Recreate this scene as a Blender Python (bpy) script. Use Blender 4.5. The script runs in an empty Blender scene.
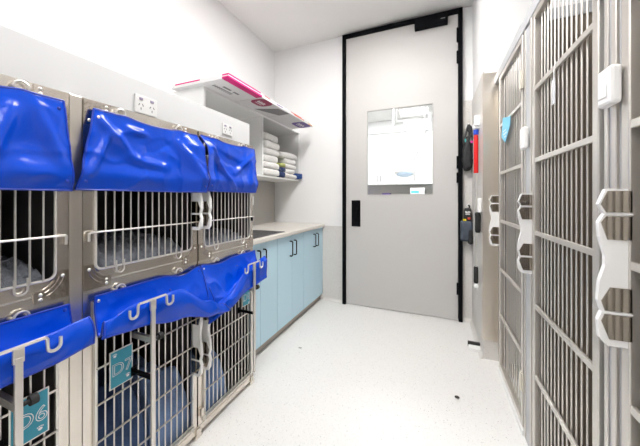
import bpy, math, random
from mathutils import Vector, noise, Matrix
random.seed(4)
C = bpy.context.scene.collection
PI = math.pi

# ------------------------------------------------------------------ materials
def mat(name, col, rough=0.5, metal=0.0, spec=None, bump=None, speck=None, emit=None, coat=0.0, aniso=None, vary=None):
    m = bpy.data.materials.new(name); m.use_nodes = True
    nt = m.node_tree; b = nt.nodes['Principled BSDF']
    b.inputs['Base Color'].default_value = (*col, 1)
    b.inputs['Roughness'].default_value = rough
    b.inputs['Metallic'].default_value = metal
    if spec is not None: b.inputs['Specular IOR Level'].default_value = spec
    if coat: b.inputs['Coat Weight'].default_value = coat; b.inputs['Coat Roughness'].default_value = .12
    tc = nt.nodes.new('ShaderNodeTexCoord')
    src = None
    if vary:                                   # soft mottling of the material's own colour
        sc, amt = vary
        n = nt.nodes.new('ShaderNodeTexNoise'); n.inputs['Scale'].default_value = sc; n.inputs['Detail'].default_value = 4
        nt.links.new(tc.outputs['Object'], n.inputs['Vector'])
        mx = nt.nodes.new('ShaderNodeMix'); mx.data_type = 'RGBA'
        mx.inputs['A'].default_value = (*[c*(1-amt) for c in col], 1); mx.inputs['B'].default_value = (*[min(1, c*(1+amt)) for c in col], 1)
        nt.links.new(n.outputs['Fac'], mx.inputs['Factor']); src = mx.outputs['Result']
        nt.links.new(src, b.inputs['Base Color'])
    if speck:                                  # terrazzo-like flecks: list of (scale, threshold, colour)
        for sc, th, scol in speck:
            v = nt.nodes.new('ShaderNodeTexVoronoi'); v.inputs['Scale'].default_value = sc
            nt.links.new(tc.outputs['Object'], v.inputs['Vector'])
            cr = nt.nodes.new('ShaderNodeMath'); cr.operation = 'LESS_THAN'; cr.inputs[1].default_value = th
            nt.links.new(v.outputs['Distance'], cr.inputs[0])
            sp = nt.nodes.new('ShaderNodeSeparateColor'); nt.links.new(v.outputs['Color'], sp.inputs['Color'])
            gt = nt.nodes.new('ShaderNodeMath'); gt.operation = 'GREATER_THAN'; gt.inputs[1].default_value = .45
            nt.links.new(sp.outputs[0], gt.inputs[0])
            mu = nt.nodes.new('ShaderNodeMath'); mu.operation = 'MULTIPLY'
            nt.links.new(cr.outputs[0], mu.inputs[0]); nt.links.new(gt.outputs[0], mu.inputs[1])
            mx = nt.nodes.new('ShaderNodeMix'); mx.data_type = 'RGBA'
            if src is None: mx.inputs['A'].default_value = (*col, 1)
            else: nt.links.new(src, mx.inputs['A'])
            mx.inputs['B'].default_value = (*scol, 1)
            nt.links.new(mu.outputs[0], mx.inputs['Factor']); src = mx.outputs['Result']
            nt.links.new(src, b.inputs['Base Color'])
    if aniso:                                  # brushed grain in the roughness, stretched along one axis
        mp = nt.nodes.new('ShaderNodeMapping'); mp.inputs['Scale'].default_value = aniso
        nt.links.new(tc.outputs['Object'], mp.inputs['Vector'])
        n = nt.nodes.new('ShaderNodeTexNoise'); n.inputs['Scale'].default_value = 1; n.inputs['Detail'].default_value = 3
        nt.links.new(mp.outputs['Vector'], n.inputs['Vector'])
        mr = nt.nodes.new('ShaderNodeMapRange'); mr.inputs['To Min'].default_value = rough*.7; mr.inputs['To Max'].default_value = rough*1.35
        nt.links.new(n.outputs['Fac'], mr.inputs['Value']); nt.links.new(mr.outputs['Result'], b.inputs['Roughness'])
    if bump:
        sc, st = bump
        n = nt.nodes.new('ShaderNodeTexNoise'); n.inputs['Scale'].default_value = sc; n.inputs['Detail'].default_value = 5
        nt.links.new(tc.outputs['Object'], n.inputs['Vector'])
        bp = nt.nodes.new('ShaderNodeBump'); bp.inputs['Strength'].default_value = st; bp.inputs['Distance'].default_value = .01
        nt.links.new(n.outputs['Fac'], bp.inputs['Height']); nt.links.new(bp.outputs['Normal'], b.inputs['Normal'])
    if emit:
        b.inputs['Emission Color'].default_value = (*emit[0], 1); b.inputs['Emission Strength'].default_value = emit[1]
    return m

M = {}
M['paint'] = mat('wall_paint', (.82, .82, .82), .6, bump=(60, .02))
M['ceil'] = mat('ceiling_paint', (.80, .79, .775), .8)
M['floor'] = mat('speckled_vinyl_floor', (.76, .75, .735), .42, vary=(60, .05), speck=[(110, .22, (.58, .57, .55)), (52, .12, (.36, .35, .34))])
M['vinyl'] = mat('speckled_wall_vinyl', (.66, .64, .61), .5, speck=[(90, .25, (.48, .46, .43)), (140, .25, (.72, .70, .68))])
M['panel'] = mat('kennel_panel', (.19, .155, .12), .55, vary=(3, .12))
M['steel'] = mat('brushed_steel', (.74, .69, .62), .30, 1.0, bump=(7, .03))
M['steelh'] = mat('brushed_steel_across', (.74, .69, .625), .24, 1.0, bump=(9, .03))
M['inner'] = mat('shaded_cage_steel', (.10, .095, .09), .5, .3)  # steel cage interior, its shade put into the dark colour
M['plate'] = mat('etched_plate', (.60, .54, .48), .16, 1.0, bump=(22, .12))
M['wire'] = mat('steel_wire', (.72, .70, .66), .32, .85)
M['bar'] = mat('satin_bar', (.68, .65, .61), .36, .85)
M['polish'] = mat('polished_steel', (.74, .70, .65), .06, 1.0)
M['facet'] = mat('mirror_facet', (.42, .38, .33), .08, 1.0)  # polished steel, tint darkened for the dark bars it mirrors
M['alu'] = mat('satin_aluminium', (.56, .57, .59), .5, .6)
M['whitep'] = mat('white_plastic', (.86, .86, .85), .35)
M['lam'] = mat('white_laminate', (.80, .80, .79), .4)
M['blue'] = mat('blue_vinyl_cloth', (.0, .062, .58), .21, spec=.42, bump=(11, .45))
M['bluehem'] = mat('blue_hem', (.0, .035, .40), .4)
M['cab'] = mat('pale_blue_laminate', (.50, .70, .81), .4)
M['kick'] = mat('kickboard_metal', (.38, .34, .30), .4, .5)
M['worktop'] = mat('worktop_laminate', (.66, .63, .59), .4, vary=(25, .05))
M['black'] = mat('black_metal', (.004, .0045, .006), .55, spec=.06)
M['rubber'] = mat('black_rubber', (.012, .012, .012), .7)
M['doorl'] = mat('grey_door_laminate', (.545, .53, .515), .5, vary=(2, .02))
M['edge'] = mat('door_edge', (.45, .44, .42), .5)
M['teal'] = mat('teal_card', (.03, .30, .42), .4)
M['white'] = mat('white_ink', (.85, .85, .85), .5)
M['slot'] = mat('socket_slot', (.05, .05, .07), .5)
M['switch'] = mat('socket_rocker', (.28, .24, .36), .5)
M['pink'] = mat('magenta_print', (.62, .0, .17), .45)
M['card'] = mat('white_card', (.72, .71, .72), .45)
M['maroon'] = mat('maroon_print', (.30, .005, .07), .4)
M['purple'] = mat('purple_print', (.09, .03, .24), .4)
M['greyp'] = mat('grey_print', (.22, .21, .22), .5)
M['orange'] = mat('coral_print', (.62, .07, .04), .5)
M['amber'] = mat('amber_print', (.80, .32, .05), .5)
M['towel'] = mat('white_towelling', (.80, .79, .77), .95, bump=(220, .5))
M['towelg'] = mat('green_stripe_cloth', (.42, .45, .16), .95, bump=(200, .4))
M['toweln'] = mat('navy_pattern_cloth', (.03, .05, .13), .95, bump=(200, .4), speck=[(60, .3, (.5, .52, .5))])
M['towelb'] = mat('blue_pattern_cloth', (.02, .06, .22), .95, bump=(200, .4), speck=[(70, .25, (.25, .35, .55))])
M['fleece'] = mat('grey_fleece', (.21, .225, .26), .95, bump=(90, 1.0), vary=(26, .95))
M['fleeceb'] = mat('fleece_backing', (.02, .25, .32), .9)
M['quilt'] = mat('blue_quilt', (.05, .09, .20), .9, bump=(60, .5), vary=(8, .45))
M['quiltl'] = mat('light_blue_quilt', (.20, .30, .52), .9, bump=(60, .5), vary=(8, .4))
M['red'] = mat('red_foam', (.75, .01, .01), .5)
M['bluec'] = mat('blue_collar', (.01, .06, .5), .4)
M['cyan'] = mat('cyan_tag', (.10, .48, .70), .4)
M['yellow'] = mat('yellow_patch', (.80, .62, .02), .5)
M['nylon'] = mat('black_nylon', (.018, .018, .02), .6, bump=(150, .4))
M['greyn'] = mat('slate_nylon', (.06, .075, .10), .6)
M['hotpink'] = mat('hot_pink_tag', (.8, .04, .35), .5)
M['tealtag'] = mat('teal_tag', (.05, .4, .4), .5)
M['splash'] = mat('splashback_laminate', (.46, .44, .41), .35, vary=(1.5, .03))
M['grate'] = mat('drain_mat', (.22, .22, .23), .4, .6)
M['cream'] = mat('cream_hinge', (.68, .64, .55), .4)
M['light'] = mat('light_panel', (1, 1, 1), .5, emit=((1, .98, .955), 22))
M['lightn'] = mat('light_panel_dimmer', (1, 1, 1), .5, emit=((1, .98, .955), 9))
M['light2'] = mat('light_panel_beyond', (1, 1, 1), .5, emit=((1, 1, 1), 38))
M['sky'] = mat('pale_blue_box', (.10, .55, .75), .5)
M['lampb'] = mat('pale_blue_lamp_glass', (.55, .70, .85), .2)
M['kib'] = mat('kibble', (.05, .045, .04), .8)
M['clear'] = mat('clear_sleeve', (.62, .63, .65), .12)

def glass():
    m = bpy.data.materials.new('window_glass'); m.use_nodes = True; nt = m.node_tree
    for n in list(nt.nodes): nt.nodes.remove(n)
    o = nt.nodes.new('ShaderNodeOutputMaterial'); t = nt.nodes.new('ShaderNodeBsdfTransparent'); g = nt.nodes.new('ShaderNodeBsdfGlossy')
    t.inputs['Color'].default_value = (.96, .97, .97, 1); g.inputs['Roughness'].default_value = .02
    f = nt.nodes.new('ShaderNodeFresnel'); f.inputs['IOR'].default_value = 1.35
    x = nt.nodes.new('ShaderNodeMixShader')
    nt.links.new(f.outputs[0], x.inputs[0]); nt.links.new(t.outputs[0], x.inputs[1]); nt.links.new(g.outputs[0], x.inputs[2]); nt.links.new(x.outputs[0], o.inputs[0])
    return m
M['glass'] = glass()

# ------------------------------------------------------------------ mesh builder (world coordinates)
class MB:
    def __init__(s): s.v = []; s.f = []; s.m = []
    def add(s, vs, fs, m=0):
        k = len(s.v); s.v += [Vector(v) for v in vs]
        for f in fs: s.f.append([k+i for i in f]); s.m.append(m)
        return s
    def box(s, x0, x1, y0, y1, z0, z1, m=0):
        return s.add([(x0,y0,z0),(x1,y0,z0),(x1,y1,z0),(x0,y1,z0),(x0,y0,z1),(x1,y0,z1),(x1,y1,z1),(x0,y1,z1)],
                     [(0,3,2,1),(4,5,6,7),(0,1,5,4),(1,2,6,5),(2,3,7,6),(3,0,4,7)], m)
    def tube(s, pts, r, n=8, m=0, closed=False, rs=None):
        pts = [Vector(p) for p in pts]; N = len(pts); rings = []
        up = None
        for i, p in enumerate(pts):
            if closed: d = pts[(i+1) % N] - pts[i-1]
            else: d = pts[min(i+1, N-1)] - pts[max(i-1, 0)]
            d.normalize()
            if up is None: up = Vector((0,0,1)) if abs(d.z) < .9 else Vector((1,0,0))
            a = d.cross(up)
            if a.length < 1e-4: a = d.cross(Vector((0,1,0)))
            a.normalize(); b = a.cross(d).normalized(); up = b
            rr = rs[i] if rs else r
            rings.append([p + a*math.cos(2*PI*k/n)*rr + b*math.sin(2*PI*k/n)*rr for k in range(n)])
        vs = [v for R in rings for v in R]; fs = []
        for i in range(N if closed else N-1):
            j = (i+1) % N
            for k in range(n): fs.append((i*n+k, i*n+(k+1) % n, j*n+(k+1) % n, j*n+k))
        if not closed: fs.append(tuple(range(n-1, -1, -1))); fs.append(tuple((N-1)*n+k for k in range(n)))
        return s.add(vs, fs, m)
    def prism(s, poly, axis, a0, a1, m=0):
        # poly in the two other axes (ordered x,y,z without axis)
        def P(q, a):
            if axis == 'x': return (a, q[0], q[1])
            if axis == 'y': return (q[0], a, q[1])
            return (q[0], q[1], a)
        n = len(poly); vs = [P(q, a0) for q in poly] + [P(q, a1) for q in poly]
        fs = [tuple(range(n-1, -1, -1)), tuple(range(n, 2*n))] + [(i, (i+1) % n, n+(i+1) % n, n+i) for i in range(n)]
        return s.add(vs, fs, m)
    def ball(s, c, r, m=0, n=10, k=6, sc=(1,1,1)):
        vs = []; fs = []
        for i in range(k+1):
            th = PI*i/k
            for j in range(n):
                ph = 2*PI*j/n
                vs.append((c[0]+r*sc[0]*math.sin(th)*math.cos(ph), c[1]+r*sc[1]*math.sin(th)*math.sin(ph), c[2]+r*sc[2]*math.cos(th)))
        for i in range(k):
            for j in range(n): fs.append((i*n+j, (i+1)*n+j, (i+1)*n+(j+1) % n, i*n+(j+1) % n))
        return s.add(vs, fs, m)
    def soft(s, x0, x1, y0, y1, z0, z1, r=.02, amp=.006, sc=9, m=0, n=9, seed=0, drop=0):
        # soft rounded block (folded cloth, cushion) with lumpy faces
        c = Vector(((x0+x1)/2, (y0+y1)/2, (z0+z1)/2)); h = Vector(((x1-x0)/2, (y1-y0)/2, (z1-z0)/2)); r = min(r, min(h)*.98)
        idx = {}; vs = []; fs = []
        def vert(i, j, k):
            if (i, j, k) in idx: return idx[(i, j, k)]
            q = Vector((2*i/n-1, 2*j/n-1, 2*k/n-1)); p = Vector((q.x*h.x, q.y*h.y, q.z*h.z))
            inner = Vector([max(-(h[a]-r), min(h[a]-r, p[a])) for a in range(3)])
            d = p - inner
            if d.length > 1e-6: p = inner + d.normalized()*min(r, d.length)
            w = p + c
            nv = noise.noise_vector(w*sc + Vector((seed*3.1, seed*1.7, seed)))
            w = w + nv*amp
            if drop: w.z -= drop*max(0, q.z)*(q.x*q.x + q.y*q.y)*.5
            idx[(i, j, k)] = len(vs); vs.append(w); return idx[(i, j, k)]
        for a in range(n):
            for b in range(n):
                for e in (0, n):
                    for F in (lambda p, q: (e, p, q), lambda p, q: (p, e, q), lambda p, q: (p, q, e)):
                        fs.append((vert(*F(a, b)), vert(*F(a+1, b)), vert(*F(a+1, b+1)), vert(*F(a, b+1))))
        return s.add(vs, fs, m)
    def build(s, name, mats, parent=None, smooth=True, bevel=0, angle=40, solid=0, sub=0, fix=False):
        if not isinstance(mats, (list, tuple)): mats = [mats]
        if parent is None:
            lo = Vector([min(v[a] for v in s.v) for a in range(3)]); hi = Vector([max(v[a] for v in s.v) for a in range(3)])
            off = Vector(((lo.x+hi.x)/2, (lo.y+hi.y)/2, lo.z))
        else:
            r = parent
            off = Vector(r.location)
            while r.parent: r = r.parent; off += Vector(r.location)
        me = bpy.data.meshes.new(name)
        me.from_pydata([v - off for v in s.v], [], s.f)
        for x in mats: me.materials.append(M[x] if isinstance(x, str) else x)
        me.polygons.foreach_set('material_index', s.m)
        if fix or True:
            import bmesh
            bm = bmesh.new(); bm.from_mesh(me); bmesh.ops.recalc_face_normals(bm, faces=bm.faces); bm.to_mesh(me); bm.free()
        if smooth:
            me.polygons.foreach_set('use_smooth', [True]*len(me.polygons)); me.set_sharp_from_angle(angle=math.radians(angle))
        me.update()
        o = bpy.data.objects.new(name, me); C.objects.link(o)
        if parent is None: o.location = off
        else: o.parent = parent
        if solid:
            d = o.modifiers.new('thickness', 'SOLIDIFY'); d.thickness = solid; d.offset = 0
        if sub:
            d = o.modifiers.new('smooth', 'SUBSURF'); d.levels = sub; d.render_levels = sub
        if bevel:
            d = o.modifiers.new('bevel', 'BEVEL'); d.width = bevel; d.segments = 2; d.limit_method = 'ANGLE'
        return o

def tag(o, label, cat, group=None, kind=None):
    o['label'] = label; o['category'] = cat
    if group: o['group'] = group
    if kind: o['kind'] = kind
    return o
def thing(name, loc, label, cat, group=None):
    o = bpy.data.objects.new(name, None); C.objects.link(o); o.location = loc; o.empty_display_size = .05
    return tag(o, label, cat, group)
def struct(mb, name, mats, **k):
    o = mb.build(name, mats, **k); o['kind'] = 'structure'; return o
def catmull(P, n):
    out = []
    for i in range(len(P)-1):
        p0 = P[max(i-1, 0)]; p1 = P[i]; p2 = P[i+1]; p3 = P[min(i+2, len(P)-1)]
        for k in range(n):
            t = k/n
            out.append([.5*(2*b + (c-a)*t + (2*a-5*b+4*c-d)*t*t + (3*b-a-3*c+d)*t**3) for a, b, c, d in zip(p0, p1, p2, p3)])
    out.append(list(P[-1])); return out
def arc(c, r, a0, a1, n, f):
    return [f(c[0]+r*math.cos(a0+(a1-a0)*i/n), c[1]+r*math.sin(a0+(a1-a0)*i/n)) for i in range(n+1)]
def text_mesh(body, size, outline=None):
    cu = bpy.data.curves.new('lettering', 'FONT'); cu.body = body; cu.size = size; cu.align_x = 'CENTER'; cu.align_y = 'CENTER'
    if outline: cu.fill_mode = 'NONE'; cu.bevel_depth = outline; cu.bevel_resolution = 0; cu.resolution_u = 4
    else: cu.extrude = .0004
    o = bpy.data.objects.new('lettering', cu); C.objects.link(o)
    dg = bpy.context.evaluated_depsgraph_get(); me = bpy.data.meshes.new_from_object(o.evaluated_get(dg))
    vs = [v.co.copy() for v in me.vertices]; fs = [tuple(p.vertices) for p in me.polygons]
    bpy.data.objects.remove(o); bpy.data.curves.remove(cu); bpy.data.meshes.remove(me)
    return vs, fs

# ------------------------------------------------------------------ room shell
XL, XR, YB, H = -1.888, .347, 3.045, 3.07
struct(MB().box(-2.0, 1.45, -2.6, 3.16, -.08, 0), 'floor', 'floor', smooth=False)
struct(MB().box(-2.0, 1.45, -2.6, 3.16, H, H+.08), 'ceiling', 'ceil', smooth=False)
struct(MB().box(-2.0, XL, -2.5, YB, 0, H), 'wall_left', 'paint', smooth=False)
struct(MB().box(-2.0, 1.45, -2.6, -2.5, 0, H), 'wall_front', 'paint', smooth=False)
wb = MB().box(-2.0, -.962, YB, 3.16, 0, H).box(.257, 1.45, YB, 3.16, 0, H).box(-.962, .257, YB, 3.16, 3.05, H)
struct(wb, 'wall_back', 'paint', smooth=False)
wr = MB().box(XR, 1.40, 2.385, YB, 0, H).box(1.35, 1.45, -2.5, 2.385, 0, H)
struct(wr, 'wall_right', 'paint', smooth=False)
# duct boxing above the cages
M['ledge'] = mat('ledge_paint', (.60, .605, .615), .5)
M['plug'] = mat('outlet_plastic', (.68, .68, .68), .35)
struct(MB().box(XL, -1.15, -.40, 1.54, 1.541, 1.70), 'wall_ledge', 'ledge', smooth=False, bevel=.003)
# vinyl wainscots
struct(MB().box(-1.885, -.963, YB-.006, YB, 0, .877), 'trim_1', 'vinyl', smooth=False)
struct(MB().box(.258, XR, YB-.006, YB, 0, 2.155), 'trim_2', 'vinyl', smooth=False)
struct(MB().box(XR-.006, XR, 2.379, YB-.006, 0, 2.15).box(XR, .46, 2.379, 2.385, 0, .142), 'trim_3', 'vinyl', smooth=False)
struct(MB().box(.46, 1.35, 2.379, 2.385, 0, 2.12).box(1.344, 1.35, -2.4, 2.379, 0, 2.12), 'trim_4', 'vinyl', smooth=False)
# coved skirting at the foot of the back and right walls
cv = MB()
for (x0, x1) in ((-1.21, -.965), (.258, XR-.006)):
    cv.prism([(YB-.006, 0), (YB-.030, 0), (YB-.014, .010), (YB-.006, .030)], 'x', x0, x1)
cv.prism([(XR-.006, 0), (XR-.030, 0), (XR-.014, .010), (XR-.006, .030)], 'y', 2.37, YB-.006)
struct(cv, 'baseboard_back', 'vinyl')
# splashback behind the counter
struct(MB().box(XL, XL+.006, 1.5, YB-.006, .90, 1.405), 'trim_5', 'splash', smooth=False)
# steel end cladding of the right wall stub
struct(MB().box(XR-.010, .437, 2.373, 2.379, .142, 2.132).box(XR-.010, XR-.006, 2.379, 2.425, .142, 2.132), 'trim_6', 'steel', smooth=False, bevel=.002)

# ------------------------------------------------------------------ door
dr = bpy.data.objects.new('door_1', None); C.objects.link(dr); dr.location = (-.35, YB, 0); dr['kind'] = 'structure'
fx0, fx1, ft = -.962, .257, 3.05
MB().box(fx0, fx0+.036, 2.99, 3.16, 0, ft).box(fx1-.036, fx1, 2.99, 3.16, 0, ft).box(fx0, fx1, 2.99, 3.16, ft-.04, ft).build('door_frame', 'black', dr, smooth=False, bevel=.002)
l0, l1, d0, d1 = fx0+.041, fx1-.041, 3.012, 3.056
wx0, wx1, wz0, wz1 = -.683, -.007, 1.236, 2.162
lf = MB().box(l0, wx0, d0, d1, .008, 3.004).box(wx1, l1, d0, d1, .008, 3.004).box(wx0, wx1, d0, d1, .008, wz0).box(wx0, wx1, d0, d1, wz1, 3.004)
leaf = lf.build('door_leaf', 'doorl', dr, smooth=False)
MB().box(wx0, wx1, 3.032, 3.038, wz0, wz1).build('glass_pane', 'glass', leaf, smooth=False)
gb = MB()
for a in ((wx0, wx0+.006, wz0, wz1), (wx1-.006, wx1, wz0, wz1), (wx0+.006, wx1-.006, wz0, wz0+.006), (wx0+.006, wx1-.006, wz1-.006, wz1)):
    gb.box(a[0], a[1], 3.008, 3.030, a[2], a[3])
gb.build('glazing_bead', 'edge', leaf, smooth=False)
hd = MB().box(-.857, -.757, 3.004, 3.012, .885, 1.178).build('handle_plate', 'black', leaf, smooth=False, bevel=.002)
MB().tube([(-.79, 3.006, 1.09), (-.79, 2.985, 1.09), (-.79, 2.975, 1.08), (-.79, 2.975, .98), (-.79, 2.985, .97), (-.79, 3.006, .97)], .008).build('pull_handle', 'black', leaf)
for zc, hh in ((2.79, .065), (2.575, .055), (1.55, .06), (1.40, .05), (.32, .055)):
    MB().box(fx1-.052, fx1-.022, 2.984, 3.012, zc-hh, zc+hh).tube([(fx1-.046, 2.984, zc-hh), (fx1-.046, 2.984, zc+hh)], .009).build('hinge', 'black', dr)
cl = MB().box(-.184, .125, 2.945, 3.012, 2.918, 3.005).build('closer_body', 'black', dr, smooth=False, bevel=.004)
MB().box(-.44, .05, 2.972, 2.992, 3.012, 3.035).box(-.46, -.40, 2.968, 2.992, 3.012, 3.04).box(.02, .06, 2.955, 2.98, 3.0, 3.02).build('closer_track', 'black', dr, smooth=False, bevel=.002)
MB().box(.06, .10, 2.944, 2.946, 2.955, 2.962).build('closer_badge', 'greyp', cl, smooth=False)

# ------------------------------------------------------------------ room beyond the door
struct(MB().box(-2.6, 2.6, 3.16, 6.1, -.08, 0), 'floor_2', 'floor', smooth=False)
struct(MB().box(-2.6, 2.6, 3.16, 6.1, 2.75, 2.83), 'ceiling_2', 'ceil', smooth=False)
for nm_, bb in (('wall_beyond', (-2.6, 2.6, 6.0, 6.1)), ('wall_beyond_left', (-2.6, -2.5, 3.16, 6.0)), ('wall_beyond_right', (2.5, 2.6, 3.16, 6.0))): struct(MB().box(*bb, 0, 2.75), nm_, 'paint', smooth=False)
struct(MB().box(-2.6, -2.0, 3.06, 3.16, 0, 2.83).box(1.45, 2.6, 3.06, 3.16, 0, 2.83), 'wall_between', 'paint', smooth=False)
struct(MB().box(-2.5, 2.5, 5.994, 6.0, .93, 1.48), 'trim_7', 'splash', smooth=False)
ctr = thing('bench_counter', (-.3, 5.7, 0), 'white counter running under wall cupboards in the room beyond the door', 'counter')
MB().box(-2.5, 2.5, 5.42, 5.99, .89, .93).build('countertop', 'worktop', ctr, smooth=False, bevel=.003)
MB().box(-2.5, 2.5, 5.45, 5.99, .0, .89).build('base_cabinet', 'lam', ctr, smooth=False)
DX = .40
for i, xx in enumerate((-2.095, -1.385, -.675, .035)):
    place = ['leftmost wall cupboard seen through the door glass, mostly hidden by its left edge', 'white wall cupboard seen through the left half of the door glass',
             'white wall cupboard behind the surgical lamp, seen through right half of door glass', 'white wall cupboard past the right edge of the door glass'][i]
    cb = thing('wall_cupboard', (xx+.355, 5.8, 1.48), place, 'cupboard', 'white wall cupboards in the room beyond')
    MB().box(xx+.002, xx+.708, 5.642, 5.99, 1.48, 2.50).build('carcass', 'lam', cb, smooth=False)
    for s in (0, 1):
        dd = MB().box(xx+.003+s*.353, xx+.354+s*.353, 5.62, 5.640, 1.475, 2.495).build('cupboard_door', 'lam', cb, smooth=False, bevel=.003)
        hx = xx+.320+s*.07
        MB().tube([(hx, 5.620, 1.66), (hx, 5.60, 1.66), (hx, 5.60, 1.54), (hx, 5.620, 1.54)], .006, 6).build('handle', 'greyp', dd)
struct(MB().box(-2.5, 2.5, 5.60, 5.99, 2.502, 2.75), 'wall_bulkhead', 'paint', smooth=False)
cp = MB().box(-.42, -.16, 5.50, 5.75, .93, 1.40).build('carton', 'card', None, smooth=False, bevel=.003)
tag(cp, 'white carton on the far counter seen through the door glass', 'box')
MB().box(-.40, -.26, 5.497, 5.50, 1.30, 1.34).build('print', 'sky', cp, smooth=False)
tag(MB().box(.24, .48, 5.50, 5.72, .93, 1.345).build('carton', 'sky', None, smooth=False, bevel=.003), 'bright cyan box on the far counter at lower right of the door glass', 'box')
tag(MB().box(-.95, -.80, 5.50, 5.70, .93, 1.30).build('carton', 'purple', None, smooth=False, bevel=.003), 'dark blue box on the far counter at lower left of the door glass', 'box')
tag(MB().box(-.75, -.50, 5.50, 5.70, .93, 1.28).build('carton', 'cream', None, smooth=False, bevel=.003), 'cream box between dark blue box and white carton on the far counter', 'box')
# surgical lamp hanging from the ceiling beyond
from math import tan
def onY(x, y, Y):
    f = 276.; a = math.atan(114/276.); s = math.sin(a); c = math.cos(a); u = (x-320)/f; z = Y/(c+u*s)
    return Vector((z*(-s+u*c), Y, 1.2+(198.3-y)*z/f))
LY = 4.35
p0 = onY(395, 125, LY); p1 = onY(427, 117.5, LY); p1b = onY(428, 127, LY); p2 = onY(412, 164, LY); p3 = onY(405, 172, LY)
sl = thing('surgical_lamp', (p0.x, LY, 2.75), 'white surgical lamp on a jointed arm seen through the door glass', 'lamp')
MB().tube([(p0.x, LY, 2.75), (p0.x, LY, 2.71)], .11, 20).tube([(p0.x, LY, 2.72), p0], .035, 12).build('ceiling_mount', 'whitep', sl)
MB().tube([p0+Vector((-.02, 0, .02)), (p0+p1)/2+Vector((0, 0, .01)), p1], .03, 10).tube([p1+Vector((0, 0, .06)), p1b-Vector((0, 0, .05))], .05, 12).build('arm', 'whitep', sl)
MB().tube([p1b, p2, p3+Vector((.02, 0, .05))], .02, 8).build('forearm', 'whitep', sl)
hb = MB().ball(p3, .16, 0, 20, 8, (1, 1, .42)).build('lamp_head', 'whitep', sl)
MB().ball(p3-Vector((0, .05, .035)), .12, 0, 18, 8, (1, 1, .38)).build('lamp_lens', 'lampb', hb)
for (x, y) in ((-.9, 4.5), (.9, 4.3)):
    t = thing('ceiling_light', (x, y, 2.75), 'square ceiling light in the room beyond, %s of the lamp' % ('left' if x < 0 else 'right'), 'ceiling light')
    MB().box(x-.3, x+.3, y-.3, y+.3, 2.742, 2.75).build('light_trim', 'whitep', t, smooth=False)
    MB().box(x-.28, x+.28, y-.28, y+.28, 2.738, 2.742).build('diffuser', 'light2', t, smooth=False)

# ------------------------------------------------------------------ cages on the left
P = -1.095                                     # front plane of the cage bank
def wire_door(y0, y1, z0, z1, rails, loops=(), ext=None, rounded=True):
    mb = MB(); x = P+.004; r = .022 if rounded else .004
    pts = []
    for cy, cz, a in ((y1-r, z0+r, -PI/2), (y1-r, z1-r, 0), (y0+r, z1-r, PI/2), (y0+r, z0+r, PI)):
        pts += arc((cy, cz), r, a, a+PI/2, 5, lambda p, q: (x, p, q))
    mb.tube(pts, .0045, 8, closed=True)
    n = max(2, round((y1-y0)/.0295)); step = (y1-y0)/n
    for i in range(1, n):
        y = y0+i*step
        mb.tube([(x+.005, y, z0), (x+.005, y, z1)], .0029, 6)
    for z in rails:
        a, b = y0, y1
        pts = [(x+.011, a, z), (x+.011, b, z)]
        if ext: pts = [(x+.011, a-(ext if ext < 0 else 0)*0, z), (x+.011, b, z)]
        mb.tube(pts, .0036, 6)
    for y in loops:                            # the pair of bars that run on below the bottom rail as a U
        mb.tube([(x+.006, y-.014, z0+.02), (x+.006, y-.014, z0-.01)] + arc((y, z0-.012), .014, PI, 2*PI, 8, lambda p, q: (x+.006, p, q)) + [(x+.006, y+.014, z0+.02)], .0030, 6)
    return mb
LATCH = [(0, 0), (.047, 0), (.060, 15), (.050, 25), (.060, 33), (.058, 48), (.048, 66), (.048, 76), (.058, 92), (.0615, 111), (.054, 122), (.0615, 131), (.058, 148), (.045, 155), (0, 155)]
WINS = [[(.002, 2), (.045, 2), (.0565, 15), (.047, 23), (.002, 23)], [(.002, 27), (.047, 27), (.0565, 33), (.045, 50), (.002, 50)],
        [(.002, 97), (.040, 97), (.056, 111), (.050, 120), (.002, 120)], [(.002, 124), (.050, 124), (.056, 131), (.042, 148), (.002, 148)]]
def latch(parent, x, sgn, y, ztop, th=.014):
    """profile plate standing out from the gate, plus polished catch facets"""
    k = .37/155
    q = lambda P_: [(x+sgn*a, ztop-b*k) for a, b in P_]
    mb = MB().prism(q(LATCH), 'y', y, y+th, 0)
    for w in WINS: mb.prism(q(w), 'y', y-.003, y+.001, 1)
    for b in (25, 122): mb.tube([(x+sgn*.002, y-.004, ztop-b*k), (x+sgn*.052, y-.004, ztop-b*k)], .0022, 6, 0)
    return mb.build('latch', ['whitep', 'facet'], parent, smooth=False)  # white plate paints in the bright reflections of polished steel
def ringhook(parent, y, z, r=.016, down=False):
    a = (0, PI) if not down else (PI, 2*PI)
    mb = MB().tube(arc((y, z), r, a[0], a[1], 10, lambda p, q: (P+.012, p, q)) , .0036, 8)
    mb.tube([(P-.002, y-r, z), (P+.012, y-r, z)], .0042, 8).tube([(P-.002, y+r, z), (P+.012, y+r, z)], .0042, 8)
    mb.build('curtain_ring', 'wire', parent)
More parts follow.
